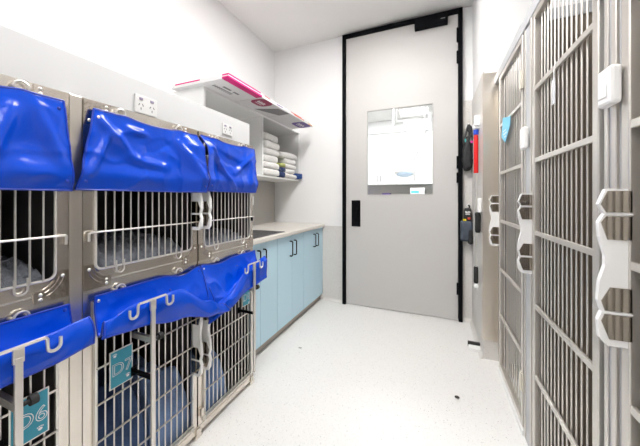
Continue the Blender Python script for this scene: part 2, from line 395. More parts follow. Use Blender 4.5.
def corner_plate(parent, y, z, side, top=False):
    s = side                                   # +1: plate on the right-hand stile
    pts = [(y, z), (y, z+.085), (y-s*.030, z+.085), (y-s*.034, z+.060), (y-s*.050, z+.042), (y-s*.075, z+.034), (y-s*.085, z+.034), (y-s*.085, z)]
    if top: pts = [(p, z+.09-(q-z)) for p, q in pts]
    mb = MB().prism(pts, 'x', P, P+.0035)
    if not top:                                # swept lines pressed into the plate
        for q in range(3):
            c = (y-s*.085, z+.085); R = .050+.012*q
            mb.tube([(P+.0036, c[0]+s*R*math.cos(a), c[1]-R*math.sin(a)) for a in [.25+.9*u/8 for u in range(9)] if c[1]-R*math.sin(a) > z+.002 and R*math.cos(a) < .083], .0008, 4, 0)
    for (dy, dz) in ((.016, .070), (.070, .010), (.070, .024)):
        zz = z+dz if not top else z+.09-dz
        mb.ball((P+.0035, y-s*dy, zz), .0058, 1, 8, 5, (.7, 1, 1))
    return mb.build('corner_plate', ['plate', 'wire'], parent, smooth=True)
def shell(y0, y1, z0, z1):
    b = MB(); t = .01; xb = -1.75; xf = P-.014
    b.box(xb, xf, y0, y0+t, z0, z1).box(xb, xf, y1-t, y1, z0, z1).box(xb, xf, y0+t, y1-t, z0, z0+t).box(xb, xf, y0+t, y1-t, z1-t, z1).box(xb, xb+t, y0+t, y1-t, z0+t, z1-t)
    return b
def frame(y0, y1, z0, z1, a0, a1, b0, b1):
    return MB().box(P-.013, P, y0, a0, z0, z1).box(P-.013, P, a1, y1, z0, z1).box(P-.013, P, a0, a1, z0, b0).box(P-.013, P, a0, a1, b1, z1)
def plate_sign(cage, yc, zc, w, h, txt):
    mb = MB().box(P+.016, P+.019, yc-w/2-.004, yc+w/2+.004, zc-h/2-.004, zc+h/2+.004, 0).box(P+.019, P+.0205, yc-w/2, yc+w/2, zc-h/2, zc+h/2, 1)
    mb.box(P+.008, P+.016, yc-.01, yc+.01, zc-.01, zc+.01, 0)
    vs, fs = text_mesh(txt, .060, .0011)
    L = mb.add([(P+.0208+v.z, yc+.002+v.x, zc-.004+v.y) for v in vs], fs, 2)
    for (dy, dz) in ((.022, -.046), (-.024, .048)):   # paw mark
        c = (P+.0208, yc+dy, zc+dz)
        L.ball(c, .0055, 2, 8, 4, (.12, 1, .8))
        for k in range(4): L.ball((c[0], c[1]-.006+.004*k, c[2]+.006+(.0015 if k in (1, 2) else 0)), .002, 2, 6, 4, (.3, 1, 1))
    return mb.build('number_plate', ['wire', 'teal', 'white'], cage, smooth=False)

COLS = {'A': (.050, .516), 'B': (.555, 1.040), 'C': (1.048, 1.500)}
UPL = {'A': 'upper steel cage at the left edge of the photo, above the cage numbered D6',
       'B': 'upper steel cage with grey fleece inside, directly above the cage numbered D7',
       'C': 'upper steel cage at the far end of the bank, next to the worktop'}
LOL = {'A': 'lower steel cage with the teal plate D6, at the left edge', 'B': 'lower steel cage with the teal plate D7 and blue bedding inside',
       'C': 'lower steel cage at the far end of the bank, beside the pale blue cupboards'}
for k, (y0, y1) in COLS.items():
    up = thing('pet_cage', (P-.3, (y0+y1)/2, .872), UPL[k], 'cage', 'stainless steel pet cages')
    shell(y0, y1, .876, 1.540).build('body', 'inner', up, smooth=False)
    frame(y0, y1, .872, 1.541, y0+.034, y1-.034, .945, 1.500).build('face_frame', 'steelh', up, smooth=False)
    MB().box(P, P+.004, y0+.09, y1-.09, .905, .909).build('trim_strip', 'wire', up, smooth=False)
    dd = wire_door(y0+.036, y1-.036, .950, 1.492, (1.083, 1.31), (y0+.115, y1-.115))
    e = (y1 if k == 'A' else y0); sg = 1 if k == 'A' else -1
    if k in 'AB':
        for z in (1.083, 1.31): dd.tube([(P+.015, e-sg*.038, z), (P+.015, e-sg*.016, z), (P+.013, e-sg*.012, z-.004), (P+.012, e-sg*.012, z-.03)], .0042, 8)
    else:
        for z in (1.083, 1.31): dd.tube([(P+.015, y1-.038, z), (P+.015, y1-.012, z), (P+.012, y1-.008, z-.03)], .0042, 8)
    dd = dd.build('grille_door', 'wire', up)
    corner_plate(up, y0+.001, .885, -1); corner_plate(up, y1-.001, .885, 1)
    corner_plate(up, y0+.001, 1.448, -1, True); corner_plate(up, y1-.001, 1.448, 1, True)
    for y in (y0+.115, y1-.115): ringhook(up, y, 1.517)
    if k == 'B': latch(dd, P+.004, 1, y1-.036, 1.416)
    if k == 'C': latch(dd, P+.004, 1, y0+.012, 1.416); MB().box(P, P+.012, y1-.022, y1-.002, 1.055, 1.085).build('hinge', 'black', dd, smooth=False)
    lo = thing('pet_cage', (P-.3, (y0+y1)/2, .055), LOL[k], 'cage', 'stainless steel pet cages')
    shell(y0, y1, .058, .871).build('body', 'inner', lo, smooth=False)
    frame(y0, y1, .055, .871, y0+.030, y1-.030, .075, .845).build('face_frame', 'steelh', lo, smooth=False)
    dd = wire_door(y0+.034, y1-.034, .082, .838, (.22, .35, .48, .607, .735), rounded=False)
    for z in (.086, .100): dd.tube([(P+.015, y0+.034, z), (P+.015, y1-.034, z)], .004, 6)
    for y in (y0+.034, y1-.034): dd.box(P+.001, P+.012, y-.004, y+.004, .06, .838)
    dd = dd.build('grille_door', 'wire', lo)
    for y in (y0+.115, y1-.115): ringhook(lo, y, .862)
    if k == 'B': latch(dd, P+.004, 1, y1-.036, .71)
    if k == 'C': latch(dd, P+.004, 1, y0+.012, .71)
    for z in (.10, .74): MB().box(P, P+.016, y0+.006, y0+.022, z, z+.04).build('hinge', 'steel', lo, smooth=False)
    if k == 'A': plate_sign(lo, .416, .566, .078, .125, 'D6')
    if k == 'B': plate_sign(lo, .668, .575, .074, .128, 'D7')
    if k == 'C': plate_sign(lo, 1.408, .590, .066, .098, 'D8')
tag(MB().box(-1.75, P+.001, .518, .553, .055, 1.541).build('cage_pillar', 'steel', None, smooth=False, bevel=.002), 'steel upright between the D6 cages and the D7 cages', 'pillar')
pl = MB().box(-1.74, P+.002, .05, 1.500, .022, .055)
pl.box(-1.74, P-.03, .05, 1.49, 0, .022)
tag(pl.build('cage_plinth', 'steelh', None, smooth=False, bevel=.002), 'low steel plinth carrying the bank of cages on the floor', 'plinth')
for y in (.54, 1.044, 1.485):
    f_ = MB().box(P-.02, P+.008, y-.02, y+.02, .0, .022).box(P+.002, P+.010, y-.014, y+.014, .012, .05)
    tag(f_.build('levelling_foot', 'steel', None, smooth=False, bevel=.002), {.54: 'steel foot under the pillar left of the D7 cage', 1.044: 'steel foot under the two latches of the lower cages', 1.485: 'steel foot at the far corner of the cage plinth'}[y], 'foot', 'feet under the cage bank')

# bedding
def bedding(y0, y1, x0, x1, z0, ht, m, name, label, cat, group, amp=.014, sc=14, seed=0, fringe=0, tilt=0):
    n, k = 40, 40; vs = []; fs = []
    for i in range(n+1):
        for j in range(k+1):
            a, b = i/n, j/k; e = min(a, 1-a, b, 1-b)
            w = Vector((x0+(x1-x0)*a, y0+(y1-y0)*b, 0))
            z = z0+ht*(1-math.exp(-e*16))*(1+tilt*(.5-b)) + amp*(noise.noise(w*sc+Vector((seed, 0, 0))) + .5*noise.noise(w*sc*2.3))*min(1, e*8)
            if fringe: z += fringe*random.random()*(1 if e > .01 else .3)
            vs.append((w.x, w.y, max(z, z0+.001)))
    for i in range(n):
        for j in range(k): q = i*(k+1)+j; fs.append((q, q+1, q+k+2, q+k+1))
    ring = [i*(k+1) for i in range(n+1)] + [n*(k+1)+j for j in range(1, k+1)] + [i*(k+1)+k for i in range(n-1, -1, -1)] + [j for j in range(k-1, 0, -1)]
    base = len(vs)
    for q in ring: vs.append((vs[q][0], vs[q][1], z0))
    for q in range(len(ring)):
        r2 = (q+1) % len(ring); fs.append((ring[q], ring[r2], base+r2, base+q))
    fs.append(tuple(base+q for q in range(len(ring))))
    return tag(MB().add(vs, fs).build(name, m, None, angle=80), label, cat, group)
for k, lab, z in (('A', 'grey shaggy fleece mat in the upper left cage', .045), ('B', 'grey shaggy fleece mat in the upper cage above D7', .05), ('C', 'grey fleece mat with teal backing in the upper cage by the worktop', .05)):
    y0, y1 = COLS[k]
    bedding(y0+.03, y1-.03, -1.70, P-.03, .887, .12 if k != 'C' else .10, 'fleece', 'fleece_mat', lab, 'pet bedding', 'fleece mats in the upper cages', fringe=.030, seed=ord(k))
bedding(COLS['B'][0]+.015, COLS['B'][0]+.262, -1.70, P-.03, .069, .34, 'quilt', 'pet_quilt', 'dark navy quilt heaped in the left half of the lower cage numbered D7', 'pet bedding', 'blue quilts in the lower cages', amp=.06, sc=6, seed=2)
bedding(COLS['B'][0]+.268, COLS['B'][1]-.014, -1.66, P-.022, .069, .30, 'quiltl', 'pet_quilt', 'paler blue quilt heaped in the right half of the D7 cage', 'pet bedding', 'blue quilts in the lower cages', amp=.05, sc=8, seed=5)
bedding(COLS['C'][0]+.02, COLS['C'][0]+.235, -1.66, P-.025, .069, .27, 'quiltl', 'pet_quilt', 'blue quilt heaped in the lower cage beside the cupboards', 'pet bedding', 'blue quilts in the lower cages', amp=.04, sc=8, seed=9)

# ------------------------------------------------------------------ blue curtains
def sheet(S, n, k):
    """S(s,t)->Vector; grid sheet"""
    vs = [S(i/n, j/k) for i in range(n+1) for j in range(k+1)]
    fs = [(i*(k+1)+j, i*(k+1)+j+1, (i+1)*(k+1)+j+1, (i+1)*(k+1)+j) for i in range(n) for j in range(k)]
    return vs, fs
def hem(S, edges, r=.0032):
    mb = MB()
    for e in edges:
        pts = [S(*e(i/60)) for i in range(61)]
        mb.tube(pts, r, 6)
    return mb
def upper_curtain(k, yt0, yt1, yb0, yb1, zt, zb, label, folds, seed, push=lambda s: 0):
    def S(s, t):
        y = (yt0+(yt1-yt0)*s)*(1-t) + (yb0+(yb1-yb0)*s)*t
        sag = -.010*math.sin(PI*s)**2*(1-t)
        for h in (.25, .77): sag += .005*math.exp(-((s-h)/.07)**2)*(1-t)
        z = zt+sag+(zb-zt)*t
        x = P+.0185 + .013*t + push(s)*max(0, min(1, (t-.02)*5)) + .024*math.exp(-((t-.80)/.13)**2)*(.55+.45*noise.noise(Vector((s*3.5, seed, 0)))) - .007*t**8
        x += .008*math.sin(PI*min(1, t*1.2))*noise.noise(Vector((s*3.2+seed, t*1.6, seed*2.)))
        w = Vector((s*4.2, t*3.2, seed*3.3))
        rd = 1-abs(noise.noise(w))*2
        x += .010*max(0, rd)**3*min(1, t*5)*(.4+.6*(1-t))*.8
        for (s0, t0, s1, t1, a, wd) in folds:  # pinched creases running across the cloth
            dx, dy = s1-s0, (t1-t0)*.62; L2 = dx*dx+dy*dy; q = ((s-s0)*dx+(t-t0)*.62*dy)/L2; q = max(0, min(1, q))
            d = math.hypot(s-s0-q*dx, (t-t0)*.62-q*dy)
            x += 1.6*a*math.exp(-(d/(wd*.85))**2)*math.sin(PI*(.15+.7*q))
        return Vector((max(x, P+.0175), y, z))
    vs, fs = sheet(S, 70, 46)
    c = thing('blue_curtain', (P+.02, (yb0+yb1)/2, zb), label, 'curtain', 'blue vinyl curtains hung down over the upper cages')
    cl = MB().add(vs, fs).build('cloth', 'blue', c, angle=180, solid=.002)
    hem(S, (lambda u: (u, 0), lambda u: (u, 1), lambda u: (0, u), lambda u: (1, u))).build('hem', 'bluehem', cl)
    for sy in (.035, .965):
        for tz in (.10, .90):
            p = S(sy, tz); MB().ball((p.x+.002, p.y, p.z), .0055, 0, 8, 4, (.5, 1, 1)).build('snap', 'wire' if (k == 'B' and sy < .5 and tz < .5) else 'bluehem', cl)
upper_curtain('A', .062, .494, .045, .512, 1.506, 1.225, 'blue vinyl curtain over the upper cage at the left edge of the photo',
              [(.72, .2, .60, .75, .016, .05), (.85, .15, .95, .7, .010, .04), (.3, .2, .45, .6, .012, .06), (.5, .55, .66, .8, -.01, .06)], 1)
upper_curtain('B', .578, 1.022, .522, 1.030, 1.508, 1.229, 'widest blue vinyl curtain, hung over the upper cage above D7',
              [(.06, .12, .3, .5, .014, .04), (.45, .35, .62, .25, -.014, .05), (.30, .55, .62, .62, .012, .05), (.75, .2, .95, .75, .014, .045), (.12, .3, .05, .8, .012, .03), (.25, .15, .42, .16, .006, .03)], 2, lambda s: .046*max(0, min(1, (s-.78)/.14)))
upper_curtain('C', 1.046, 1.490, 1.034, 1.494, 1.516, 1.236, 'blue vinyl curtain over the upper cage nearest the shelf',
              [(.05, .1, .55, .95, .014, .035), (.95, .15, .55, .6, .012, .045), (.3, .3, .7, .45, -.013, .06), (.92, .3, .85, .85, .012, .04)], 3, lambda s: .046*max(0, min(1, (.24-s)/.16)))

def slung_curtain(k, stations, label, seed, edgey):
    """curtain fixed to the cage and slung forward over the hanger rod; stations: (s, yback, yfront, profile[(x,z)...])"""
    ST = [(s, a, b, catmull(p, 12)) for s, a, b, p in stations]
    N = len(ST[0][3])
    def S(s, t):
        for i in range(len(ST)-1):
            if s <= ST[i+1][0] or i == len(ST)-2: break
        s0, a0, b0, p0 = ST[i]; s1, a1, b1, p1 = ST[i+1]; q = (s-s0)/(s1-s0); q = max(0, min(1, q)); qs = q*q*(3-2*q)
        f = t*(N-1); j = min(int(f), N-2); fr = f-j
        A = [p0[j][c]*(1-fr)+p0[j+1][c]*fr for c in (0, 1)]; B = [p1[j][c]*(1-fr)+p1[j+1][c]*fr for c in (0, 1)]
        x, z = (A[c]*(1-qs)+B[c]*qs for c in (0, 1))
        yb, yf = a0*(1-q)+a1*q, b0*(1-q)+b1*q
        y = yb*(1-t)+yf*t
        w = min(1, t*6)
        nz = noise.noise(Vector((s*4, t*4, seed*2.7))); n2 = 1-2*abs(noise.noise(Vector((s*5.5+9, t*5, seed*1.3))))
        x += w*(.006*nz + .004*max(0, n2)**2); z += w*(.008*nz+.005*max(0, n2)**2)*(1-.6*t)
        return Vector((max(x, P+.0185), y, z))
    vs, fs = sheet(S, 70, 70)
    y = (stations[0][1]+stations[-1][1])/2
    c = thing('blue_curtain', (P+.05, y, .62), label, 'curtain', 'blue vinyl curtains slung over hanger rods of the lower cages')
    cl = MB().add(vs, fs).build('cloth', 'blue', c, angle=180, solid=.002)
    hem(S, (lambda u: (u, 0), lambda u: (u, 1), lambda u: (0, u), lambda u: (1, u))).build('hem', 'bluehem', cl)
    for sy, tz in ((.03, .05), (.97, .05), (.62, .14)):
        p = S(sy, tz); MB().ball((p.x+.002, p.y, p.z), .0055, 0, 8, 4, (.5, 1, 1)).build('snap', 'wire' if sy < .5 else 'bluehem', cl)
base = [(-1.0765, .862), (-1.072, .81), (-1.052, .765), (-1.024, .780), (-.998, .816), (-.984, .810), (-.977, .775), (-.979, .738)]
sag = [(-1.0765, .862), (-1.055, .80), (-1.022, .735), (-1.008, .665), (-.992, .668), (-.976, .662), (-.966, .644), (-.965, .628)]
mid = [(-1.0765, .862), (-1.071, .80), (-1.048, .745), (-1.022, .760), (-.998, .812), (-.982, .804), (-.974, .755), (-.976, .700)]
slung_curtain('A', [(0, .062, .06, base), (.75, .40, .42, base), (1, .508, .525, [(x, z+(.012 if i > 3 else 0)) for i, (x, z) in enumerate(base)])],
              'blue curtain slung over the hanger rod in front of cage D6', 1, 0)
lB = [(-1.0765, .862), (-1.068, .80), (-1.048, .74), (-1.018, .745), (-.996, .79), (-.980, .800), (-.972, .770), (-.975, .752)]
slung_curtain('B', [(0, .582, .545, lB), (.22, .66, .66, base), (.55, .83, .84, mid), (.8, .94, 1.02, [((a+c)/2, (b+d)/2-.02) for (a, b), (c, d) in zip(mid, sag)]), (1, 1.036, 1.13, sag)],
              'blue curtain slung over the hanger rod in front of cage D7', 2, 0)
lC = [(-1.0765, .862), (-1.058, .80), (-1.028, .735), (-1.020, .66), (-1.014, .625), (-1.006, .615), (-1.000, .606), (-1.000, .597)]
mC = [(-1.0765, .862), (-1.071, .80), (-1.048, .72), (-1.020, .735), (-.998, .778), (-.982, .770), (-.976, .725), (-.978, .680)]
rC = [(-1.0765, .862), (-1.068, .82), (-1.048, .785), (-1.018, .80), (-.996, .832), (-.982, .826), (-.976, .780), (-.978, .700)]
slung_curtain('C', [(0, 1.050, 1.02, lC), (.30, 1.17, 1.15, [((a+c)/2, (b+d)/2-.015) for (a, b), (c, d) in zip(lC, mC)]), (.6, 1.30, 1.30, mC), (1, 1.494, 1.475, rC)],
              'blue curtain slung over the hanger rod of the lower cage by the cupboards', 3, 0)

# hanger rods
for yc, lab in ((.352, 'steel T-shaped hanger holding the curtain in front of cage D6'), (.712, 'steel T-shaped hanger holding the curtain in front of cage D7'),
                (1.338, 'steel T-shaped hanger holding the curtain beside the pale blue cupboards')):
    xh = -.974
    h = thing('curtain_hanger', (xh-.03, yc, .19), lab, 'hanger', 'steel curtain hangers clipped to the lower cages')
    xp = -.966
    MB().box(xp-.005, xp+.005, yc-.008, yc+.008, .19, .80).box(xp-.005, xp+.004, yc-.011, yc+.011, .785, .822).build('post', 'bar', h, smooth=False, bevel=.002)
    zr = .825
    rod = [(xp, yc-.052, zr), (xp, yc+.052, zr)]
    MB().tube(rod, .0045, 8).build('rod', 'wire', h)
    for s in (-1, 1):
        e = yc+s*.052
        pts = [(xp, e, zr), (xp, e+s*.004, zr-.006), (xp, e+s*.005, zr-.026)] + [(xp, e+s*(.019-.014*math.cos(a)), zr-.030-.014*math.sin(a)) for a in [PI*i/8 for i in range(9)]] + [(xp, e+s*.033, zr-.012)]
        MB().tube(pts, .0045, 8).build('hook', 'wire', h)
    MB().box(P+.017, xp-.004, yc-.007, yc+.007, .526, .538).box(P+.017, P+.022, yc-.011, yc+.011, .515, .55).build('bracket', 'black', h, smooth=False, bevel=.001)
    MB().box(P+.017, xp-.004, yc-.007, yc+.007, .664, .684).build('bracket', 'bar', h, smooth=False)
    MB().tube([(xp, yc+.008, .676), (xp, yc+.022, .676)], .006, 10).tube([(xp, yc+.020, .676), (xp, yc+.036, .676)], .013, 12).build('knob', 'rubber', h)

# ------------------------------------------------------------------ power outlets, cable
def outlet(y0, y1, z0, z1, label, n=2):
    o = thing('power_outlet', (-1.15, (y0+y1)/2, z0), label, 'power outlet', 'power outlets on the white boxing')
    x = -1.149
    MB().box(-1.15, x+.006, y0, y1, z0, z1).build('plate', 'plug', o, smooth=False, bevel=.002)
    for i in range(n):
        yc = y0+(y1-y0)*(i+.5)/n; zc = z0+(z1-z0)*.38; xf = x+.006
        mb = MB()
        for (dy, dz, an) in ((-.008, .006, .5), (.008, .006, -.5), (0, -.010, 0)):
            dv = Vector((0, math.sin(an), math.cos(an)))*.005; c = Vector((xf, yc+dy, zc+dz))
            w = Vector((0, math.cos(an), -math.sin(an)))*.0014
            a = [c-dv-w, c-dv+w, c+dv+w, c+dv-w]
            mb.add([p-Vector((.0005, 0, 0)) for p in a]+[p+Vector((.0006, 0, 0)) for p in a], [(0,1,2,3),(4,5,6,7),(0,1,5,4),(1,2,6,5),(2,3,7,6),(3,0,4,7)])
        mb.build('socket', 'slot', o, smooth=False)
        MB().box(xf, xf+.003, yc-.007, yc+.007, z1-.020, z1-.011).build('rocker_switch', 'switch', o, smooth=False)
outlet(.764, .862, 1.560, 1.636, 'white double power outlet on the boxing above the widest curtain')
outlet(1.276, 1.362, 1.580, 1.645, 'white double power outlet at the far end of the boxing')
cb = MB()
for r, dx in ((.035, 0), (.028, .008), (.022, -.006)): cb.tube([(-1.17+dx, 1.505+.03+.5*r*math.cos(a), 1.455+r*math.sin(a)*1.0) for a in [2*PI*i/24 for i in range(24)]], .005, 6, closed=True)
cb.box(-1.185, -1.155, 1.501, 1.512, 1.44, 1.47)
tag(cb.build('cable_coil', 'rubber', None), 'small black coil of cable on the end of the cage bank', 'cable')
tag(MB().box(-1.13, -1.108, 1.501, 1.530, 1.155, 1.215).build('wall_clip', 'whitep', None, smooth=False, bevel=.002), 'small white clip on the far end of the upper cages', 'clip')

# ------------------------------------------------------------------ counter with cupboards
CX = -1.22
units = [(1.505, 2.012, 'pale blue double cupboard beside the cages'), (2.014, 2.522, 'pale blue double cupboard in the middle of the counter'), (2.524, 3.036, 'pale blue double cupboard next to the back wall')]
for (a, b, lab) in units:
    u = thing('base_cupboard', (-1.5, (a+b)/2, 0), lab, 'cupboard', 'pale blue cupboards under the worktop')
    MB().box(-1.84, CX-.022, a, b, .075, .86).build('carcass', 'cab', u, smooth=False)
    MB().box(-1.30, CX-.035, a, b, 0, .075).build('kickboard', 'kick', u, smooth=False)
    m = {1.505: 1.768, 2.014: 2.272, 2.524: 2.806}[a]
    for s, (q, r) in enumerate(((a+.001, m-.001), (m+.001, b-.001))):
        d = MB().box(CX-.020, CX, q, r, .075, .857).build('cupboard_door', 'cab', u, smooth=False, bevel=.0015)
        hy = m-.038 if s == 0 else m+.038
        zt, zb_ = .807, .672
        MB().tube([(CX, hy, zt), (CX+.022, hy, zt), (CX+.028, hy, zt-.008), (CX+.028, hy, zb_+.008), (CX+.022, hy, zb_), (CX, hy, zb_)], .0055, 8).build('handle', 'black', d)
wt = thing('worktop', (-1.5, 2.27, .86), 'pale speckled worktop along the left wall under the shelf', 'worktop')
MB().box(XL+.006, -1.192, 1.502, 3.038, .862, .900).build('countertop', 'worktop', wt, smooth=False, bevel=.008)
gr = MB()
for i in range(22): 
    x = -1.58+.0165*i; gr.box(x, x+.007, 1.56, 2.15, .9005, .906)
for i in range(8):
    y = 1.57+.08*i; gr.box(-1.58, -1.227, y, y+.006, .9005, .907)
tag(gr.build('drain_grid', 'grate', None, smooth=False), 'dark metal drain grid lying on the worktop', 'drain grid')

# ------------------------------------------------------------------ wall shelf
sh = thing('wall_shelf', (-1.7, 2.27, 1.41), 'white open wall shelf above the worktop', 'shelf')
sx = -1.53
MB().box(XL, sx, 1.516, 3.040, 1.990, 2.008).build('top_board', 'lam', sh, smooth=False, bevel=.001)
MB().box(XL, sx, 1.516, 3.040, 1.408, 1.426).build('bottom_board', 'lam', sh, smooth=False, bevel=.001)
for a in (1.516, 2.248, 3.022): MB().box(XL, sx, a, a+.018, 1.426, 1.990).build('side_panel' if a != 2.248 else 'divider', 'lam', sh, smooth=False, bevel=.001)
MB().box(XL, XL+.006, 1.534, 3.022, 1.426, 1.990).build('back_panel', 'lam', sh, smooth=False)

# flat printed cartons stacked on the shelf
zs = 2.009; th = .012
def carton(y0, y1, x0, x1, z, th, ends, label, skew=0):
    o = thing('flat_carton', ((x0+x1)/2, (y0+y1)/2, z), label, 'carton', 'flat printed cartons on top of the shelf')
    b = MB().box(x0, x1, y0, y1, z, z+th, 0)
    o2 = b.build('board', 'card', o, smooth=False, bevel=.002)
    if ends:
        MB().box(x1-.055, x1+.001, y0-.001, y1+.001, z-.0005, z+th+.0005).build('end_band', ends, o, smooth=False)
        if z > zs+.02: MB().box(x0+.02, x0+.26, y0-.001, y1+.001, z+.002, z+th+.0005).build('end_band', ends, o, smooth=False)
    return o
zs = 2.009; th = .012
names = ['bottom', 'middle', 'top']
for i in range(3):
    carton(1.472+.008*i, 1.862, -1.80, -1.270-.006*i, zs+i*(th+.001), th, 'pink' if i != 1 else None, '%s flat white carton of the pink-banded stack on the shelf' % names[i])
cs = []
for i in range(3):
    cs.append(carton(1.868, 2.342-.01*i, -1.875, -1.272-.008*i, zs+i*(th+.001), th, None, '%s flat white carton of the stack in the middle of the shelf top' % names[i]))
ds = []
for i in range(3):
    ds.append(carton(2.348, 2.862-.01*i, -1.875, -1.272-.008*i, zs+i*(th+.001), th, None, '%s flat white carton of the stack at the back-wall end of the shelf' % names[i]))
def pill(y0, y1, x0, x1, z, m, parent, marks=True):
    r = .05; pts = []
    for cx, cy, a in ((x1-r, y1-r, 0), (x0+r, y1-r, PI/2), (x0+r, y0+r, PI), (x1-r, y0+r, 1.5*PI)):
        pts += arc((cx, cy), r, a, a+PI/2, 6, lambda p, q: (p, q))
    mb = MB().prism(pts, 'z', z-.0012, z, 0)
    if marks:
        n = 8
        for i in range(n):
            y = y0+(y1-y0)*(.2+.6*i/n); xx = (x0+x1)/2
            mb.box(xx-.016, xx+.016-.010*(i % 3 == 1), y, y+(y1-y0)*.045, z-.002, z-.0012, 1)
            if i % 2: mb.box(xx-.02, xx-.012, y, y+(y1-y0)*.07, z-.002, z-.0012, 1)
        mb.box((x0+x1)/2-.038, (x0+x1)/2-.032, y0+(y1-y0)*.25, y0+(y1-y0)*.75, z-.002, z-.0012, 1)
    mb.build('print', [m, 'white'], parent, smooth=False)
pill(1.885, 2.06, -1.42, -1.276, zs, 'maroon', cs[0])
pill(2.62, 2.85, -1.43, -1.276, zs, 'purple', ds[0])
MB().prism([(-1.50, 2.08), (-1.30, 2.16), (-1.276, 2.33), (-1.40, 2.335)], 'z', zs-.0012, zs).build('print', 'greyp', cs[0], smooth=False)
tx = MB()
for i in range(9):
    tx.box(-1.47+.0, -1.44, 1.53+.022*i, 1.542+.022*i, zs-.001, zs)
tx.box(-1.42, -1.40, 1.58, 1.66, zs-.001, zs).box(-1.42, -1.40, 1.69, 1.75, zs-.001, zs)
tx.build('print', 'greyp', [o for o in C.objects if o.name.startswith('flat_carton')][0], smooth=False)
def front_print(o, y0, y1, z0, z1, m, x=-1.27):
    MB().prism([(y0, z0), (y1, z0), (y1-.02, z1), (y0-.03, z1)], 'x', x-.003, x+.0012).build('print', m, o, smooth=False)
front_print(cs[2], 1.95, 2.02, zs+2*(th+.001)+.001, zs+3*th, 'orange', -1.287)
front_print(ds[2], 2.40, 2.62, zs+2*(th+.001)+.001, zs+3*th, 'orange', -1.287)
front_print(ds[1], 2.45, 2.66, zs+(th+.001)+.001, zs+2*th, 'orange', -1.279)
front_print(ds[0], 2.76, 2.855, zs+.002, zs+th-.001, 'amber', -1.271)
front_print(cs[1], 2.12, 2.22, zs+(th+.001)+.002, zs+2*th-.002, 'purple', -1.279)

# folded towels
tz = 1.4265
hs = [.076, .070, .074, .070, .078, .085]
nm = ['lowest', 'second', 'third', 'fourth', 'fifth', 'topmost']
for i, hgt in enumerate(hs):
    t = MB().soft(-1.84, -1.515+.008*math.sin(i*2.1), 2.275+.004*(i % 2), 2.565-.012*(i % 3), tz, tz+hgt, .03, .006, 11, seed=i)
    # the fold line seen at the front edge
    tag(t.build('folded_towel', 'towel', None, angle=80), '%s white folded towel of the taller pile on the shelf' % nm[i], 'towel', 'white towels in the taller pile')
    tz += hgt-.004
tz = 1.4265
for i, (hgt, m) in enumerate(((.055, 'towel'), (.060, 'towel'), (.058, 'towel'), (.060, 'towel'))):
    t = MB().soft(-1.84, -1.520+.006*math.cos(i*2.4), 2.665+.006*(i % 2), 2.955-.015*(i % 2), tz, tz+hgt, .028, .006, 12, seed=20+i)
    tag(t.build('folded_towel', m, None, angle=80), '%s white folded towel of the lower pile by the back wall' % nm[i], 'towel', 'white towels in the lower pile')
    tz += hgt-.003
tag(MB().soft(-1.80, -1.505, 2.578, 2.966, tz, tz+.075, .03, .012, 8, seed=33, drop=.02).build('rumpled_towel', 'towel', None, angle=80), 'rumpled white towel lying on top of the lower towel pile', 'towel')
tz = 1.4265
for i, (hgt, m, lab) in enumerate(((.060, 'toweln', 'navy patterned cloth between the two towel piles, at the bottom'), (.055, 'toweln', 'navy patterned cloth between the two towel piles, second from the bottom'), (.05, 'towelg', 'olive green cloth folded between the two towel piles'))):
    tag(MB().soft(-1.80, -1.497, 2.572, 2.658, tz, tz+hgt, .024, .007, 14, seed=40+i).build('folded_cloth', m, None, angle=80), lab, 'cloth', None if m == 'towelg' else 'navy cloths between the towels')
    tz += hgt-.003
tag(MB().soft(-1.75, -1.47, 2.962, 3.018, 1.4265, 1.50, .022, .012, 16, seed=50).build('folded_cloth', 'towelb', None, angle=80), 'blue patterned cloth at the right end of the shelf against the back wall', 'cloth')

# ------------------------------------------------------------------ kennel gates on the right
K = .415
M['gapshade'] = mat('painted_gap_shade', (.075, .055, .038), .5, vary=(4, .2))  # dark brown that stands in for the shaded kennel interior
def gate(y0, y1, label, latch_y, pitch=.034):
    g = thing('kennel_gate', (K+.015, (y0+y1)/2, .02), label, 'gate', 'steel kennel gates along the right side')
    st = .030; z0, z1 = .035, 2.035
    MB().box(K, K+.03, y0, y0+st, z0, z1).box(K, K+.03, y1-st, y1, z0, z1).box(K, K+.03, y0+st, y1-st, z0, z0+.03).box(K, K+.03, y0+st, y1-st, z1-.03, z1).build('gate_frame', 'bar', g, smooth=False, bevel=.003)
    n = round((y1-y0-2*st)/pitch); mb = MB()
    for i in range(1, n):
        y = y0+st+(y1-y0-2*st)*i/n; mb.tube([(K+.018, y, z0+.03), (K+.018, y, z1-.03)], .0031, 8)
    gg = mb.build('bars', 'bar', g)
    MB().box(K+.022, K+.028, y1-st-.037, y1-st, z0+.03, z1-.03).build('shade_strip', 'gapshade', g, smooth=False)  # added strip, paints the shade seen at the gate edge
    for z in (1.692, 1.370, 1.045, .715, .400): MB().box(K+.002, K+.012, y0+st, y1-st, z-.010, z+.010).build('cross_rail', 'bar', g, smooth=False, bevel=.002)
    for z in (.27, 1.80):
        MB().box(K-.006, K, y0-.022, y0+.016, z-.045, z+.045).tube([(K-.008, y0-.003, z-.045), (K-.008, y0-.003, z+.045)], .006, 8).build('hinge', 'cream', g)
    latch(g, K+.008 if latch_y < 2.3 else .437, -1, latch_y, 1.222)
    return g
gate(1.690, 2.235, 'farthest kennel gate, beside the polished steel wall end', 2.353, .050)
gate(.990, 1.540, 'middle kennel gate with a clear tag hanging on its upper bars', 1.545)
gate(.300, .889, 'nearest kennel gate, cut off by the right edge of the photo', .862)
